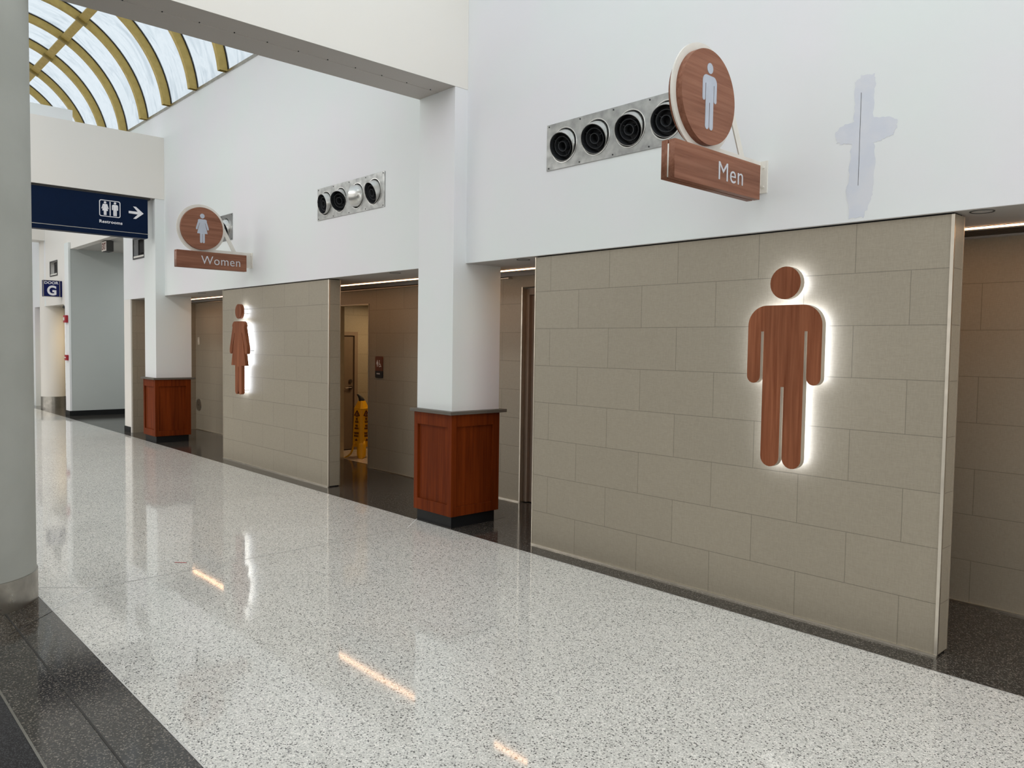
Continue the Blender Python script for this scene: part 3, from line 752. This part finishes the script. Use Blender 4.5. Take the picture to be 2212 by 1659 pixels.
# restroom plaque
t = thing('restroom_plaque', 'brown and black women restroom plaque with wheelchair symbol on the back wall', 'sign', (-8.762, 1.15, 1.23))
flat('upper_plate', [[(-8.85, 1.323), (-8.675, 1.323)]+circ(-8.695, 1.495, .02, 5, 0, PI/2, True)+circ(-8.83, 1.495, .02, 5, PI/2, PI, True)], FY(1.16), .001, .012, 'brown_plate', t)
flat('lower_plate', [circ(-8.83, 1.25, .02, 5, PI, 1.5*PI, True)+circ(-8.695, 1.25, .02, 5, 1.5*PI, 2*PI, True)+[(-8.675, 1.323), (-8.85, 1.323)]], FY(1.16), .001, .012, 'black_plastic', t)
pl = [flat_mesh([o_], FY(1.16), .012, .0135) for o_ in picto('woman', .088/1.238, -8.797, 1.378, 1.2)]
cx, cz = -8.742, 1.397
pl += [flat_mesh([circ(cx, cz, .023, 24), circ(cx, cz, .016, 24)], FY(1.16), .012, .0135), flat_mesh([circ(cx-.006, cz+.060, .008, 16)], FY(1.16), .012, .0135),
       flat_mesh([[(cx-.010, cz+.048), (cx-.001, cz+.048), (cx+.002, cz+.022), (cx+.018, cz+.020), (cx+.028, cz-.010), (cx+.038, cz-.010), (cx+.037, cz-.018), (cx+.023, cz-.018), (cx+.012, cz+.008), (cx-.008, cz+.010)]], FY(1.16), .012, .0135)]
fin('pictogram', join(pl), 'white_letter', t)
fin('lettering', text_mesh('WOMEN', FY(1.148), -8.815, -8.735, 1.277, 1.295, .0015, .02), 'white_letter', t)

# ------------------------------------------------------------------ banana-shaped wet floor cone
cxy = Vector((-9.95, 1.63, 0)); face_a = math.atan2(-4.57-1.63, 9.95)
t = thing('wet_floor_cone', 'yellow banana-shaped wet floor cone with black stem in the passage doorway', 'safety cone', cxy)
base = Matrix.Translation(cxy) @ Matrix.Rotation(face_a, 4, 'Z')       # local +X faces the corridor
def octring(bm, r, z, sq=10):
    out = []
    for k in range(4):
        for s_ in (-1, 1):
            a = k*PI/2+s_*math.radians(sq); out.append(bm.verts.new(base @ Vector((r*math.cos(a), r*math.sin(a), z))))
    return out
b = MB()
prof = [(.118, .165), (.125, .21), (.122, .30), (.113, .52), (.104, .715), (.108, .728), (.098, .742), (.058, .825), (.050, .840)]
rings = [octring(b.bm, r*1.04, z) for r, z in prof]
for A_, B_ in zip(rings, rings[1:]):
    for k in range(8): b.bm.faces.new((A_[k], A_[(k+1) % 8], B_[(k+1) % 8], B_[k]))
b.bm.faces.new(rings[-1])
b.build('cone_body', 'yellow_plastic', t)
for k in range(4):
    m_ = base @ Matrix.Rotation(k*PI/2, 4, 'Z'); b = MB()
    path = [(.112, .255, .050), (.128, .19, .060), (.142, .12, .062), (.165, .065, .060), (.205, .028, .052), (.245, .008, .034), (.262, .001, .015)]
    if k == 0: path = [(.116, .255, .050), (.134, .19, .062), (.146, .12, .064), (.156, .065, .062), (.166, .028, .052), (.176, .008, .030), (.180, .001, .012)]
    V = []
    for r, z, hw in path:
        row = []
        for u in (-1, -.5, 0, .5, 1): row.append(b.bm.verts.new(m_ @ Vector((r-.020*u*u, u*hw, z))))
        V.append(row)
    for A_, B_ in zip(V, V[1:]):
        for i in range(4): b.bm.faces.new((A_[i], A_[i+1], B_[i+1], B_[i]))
    o = b.build('peel_leg', 'yellow_plastic', t, smooth=True)
    so = o.modifiers.new('s', 'SOLIDIFY'); so.thickness = .006; so.offset = -1
b = MB(); pr = [(.047, .838, 0), (.040, .862, -.006), (.032, .885, -.018), (.024, .908, -.034), (.019, .930, -.052), (.015, .937, -.060)]
V = [[b.bm.verts.new(base @ Vector((r*math.cos(2*PI*k/14), dy+r*math.sin(2*PI*k/14), z+.25*r*math.sin(2*PI*k/14)))) for k in range(14)] for r, z, dy in pr]
for A_, B_ in zip(V, V[1:]):
    for k in range(14): b.bm.faces.new((A_[k], A_[(k+1) % 14], B_[(k+1) % 14], B_[k]))
b.bm.faces.new(V[-1]); b.bm.faces.new(V[0][::-1]); b.build('stem', 'black_plastic', t, smooth=True)
for side in (1, -1):
    a = side*PI/4
    n_ = Vector((math.cos(a), math.sin(a), .035)).normalized(); u_ = Vector((-math.sin(a), math.cos(a), 0)); v_ = n_.cross(u_)
    r_mid = .121*math.cos(math.radians(35)); org = Vector((math.cos(a)*r_mid, math.sin(a)*r_mid, .47))
    fm = base @ Matrix(((u_.x, v_.x, n_.x, org.x), (u_.y, v_.y, n_.y, org.y), (u_.z, v_.z, n_.z, org.z), (0, 0, 0, 1)))
    for txt, z0, z1, hw in (('WET', .088, .122, .022), ('FLOOR', .046, .080, .032), ('PISO', -.012, .022, .026), ('MOJADO', -.054, -.020, .040), ('PLANCHER', -.118, -.086, .048), ('MOUILLE', -.158, -.126, .044)):
        fin('lettering', text_mesh(txt, fm, -hw, hw, z0, z1, .003, .02), 'maroon_print', t)
    flat('warning_triangle', [[(-.052, .150), (-.056, .160), (-.008, .232), (.008, .232), (.056, .160), (.052, .150)], [(-.034, .162), (0, .214), (.034, .162)]], fm, -.001, .003, 'maroon_print', t)
    flat('falling_figure', [[(-.004, .198), (.006, .198), (.010, .180), (.020, .165), (.012, .163), (.002, .178), (-.012, .166), (-.018, .170), (-.004, .184)]], fm, -.001, .003, 'maroon_print', t)
    flat('small_caption', [rect(-.026, .026, .136, .144)], fm, -.001, .003, 'maroon_print', t)
    flat('maple_mark', [[(-.03, -.205), (-.012, -.198), (0, -.178), (.012, -.198), (.03, -.205), (.012, -.216), (-.012, -.216)]], fm, -.001, .003, 'maroon_print', t)

# red tape on the floor
o = strip((-6.011, -2.457), (-5.942, -2.393), .012, 'red_tape', .0016); o.name = 'tape_strip'; o['label'] = 'short strip of red tape lying on the pale terrazzo floor'; o['category'] = 'tape'

# ------------------------------------------------------------------ lamps and unseen fill lights
def area(name, loc, rot, sx, sy, power, color):
    ld = bpy.data.lights.new(name, 'AREA'); ld.shape = 'RECTANGLE'; ld.size = sx; ld.size_y = sy; ld.energy = power; ld.color = color
    o = bpy.data.objects.new(name, ld); COL.objects.link(o); o.location = loc; o.rotation_euler = rot; return o
for x in (-20, -13.5, -7, -.5):
    area('hall_fill_light', (x, -8, 3.98), (0, 0, 0), 3, 3, HALL_FILL_POWER*(2.6 if x < -10 else 1), (1, .95, .88))  # unseen overhead fills, added to brighten the hall side and far floor
t = thing('ceiling_light', 'small round ceiling light inside the women passage', 'light', (-10.1, 1.75, 2.30))
b = MB(); b.tube((-10.2, 2.15, 2.292), (-10.2, 2.15, 2.30), .085, seg=28); b.build('diffuser', 'lamp_warm', t)
area('side_fill_light', (-12, -14.8, 1.9), (PI/2, 0, 0), 40, 3.2, SIDE_FILL_POWER, (1, .97, .93))  # added daylight-coloured fill before the solid hall wall, no window modelled
for x, k in ((-27, 1), (-17.6, 1.), (-9.8, 1), (-2, .35)):
    area('upper_fill_light', (x, -3.66, 4.9), (math.radians(62), 0, 0), 7.2, .6, UPPER_FILL_POWER*k, (1, .975, .94))  # made-up fills along the opposite header, brighten upper wall and beams
area('end_fill_light', (4.9, -1.9, 2.6), (PI/2, 0, PI/2), 3.2, 3.4, END_FILL_POWER, (1, .97, .93))  # unseen fill added to brighten surfaces facing this end, no window modelled
area('corridor_light', (-17.3, 2.4, 3.64), (0, 0, 0), 2.2, 1.2, 46, (.95, 1, 1))
area('passage_light', (-9.9, 2.3, 2.28), (0, 0, 0), .5, .5, 13, (1, .68, .36))
area('far_room_light', (-20.6, 1.2, 2.46), (0, 0, 0), .3, .3, 26, (1, .78, .5))
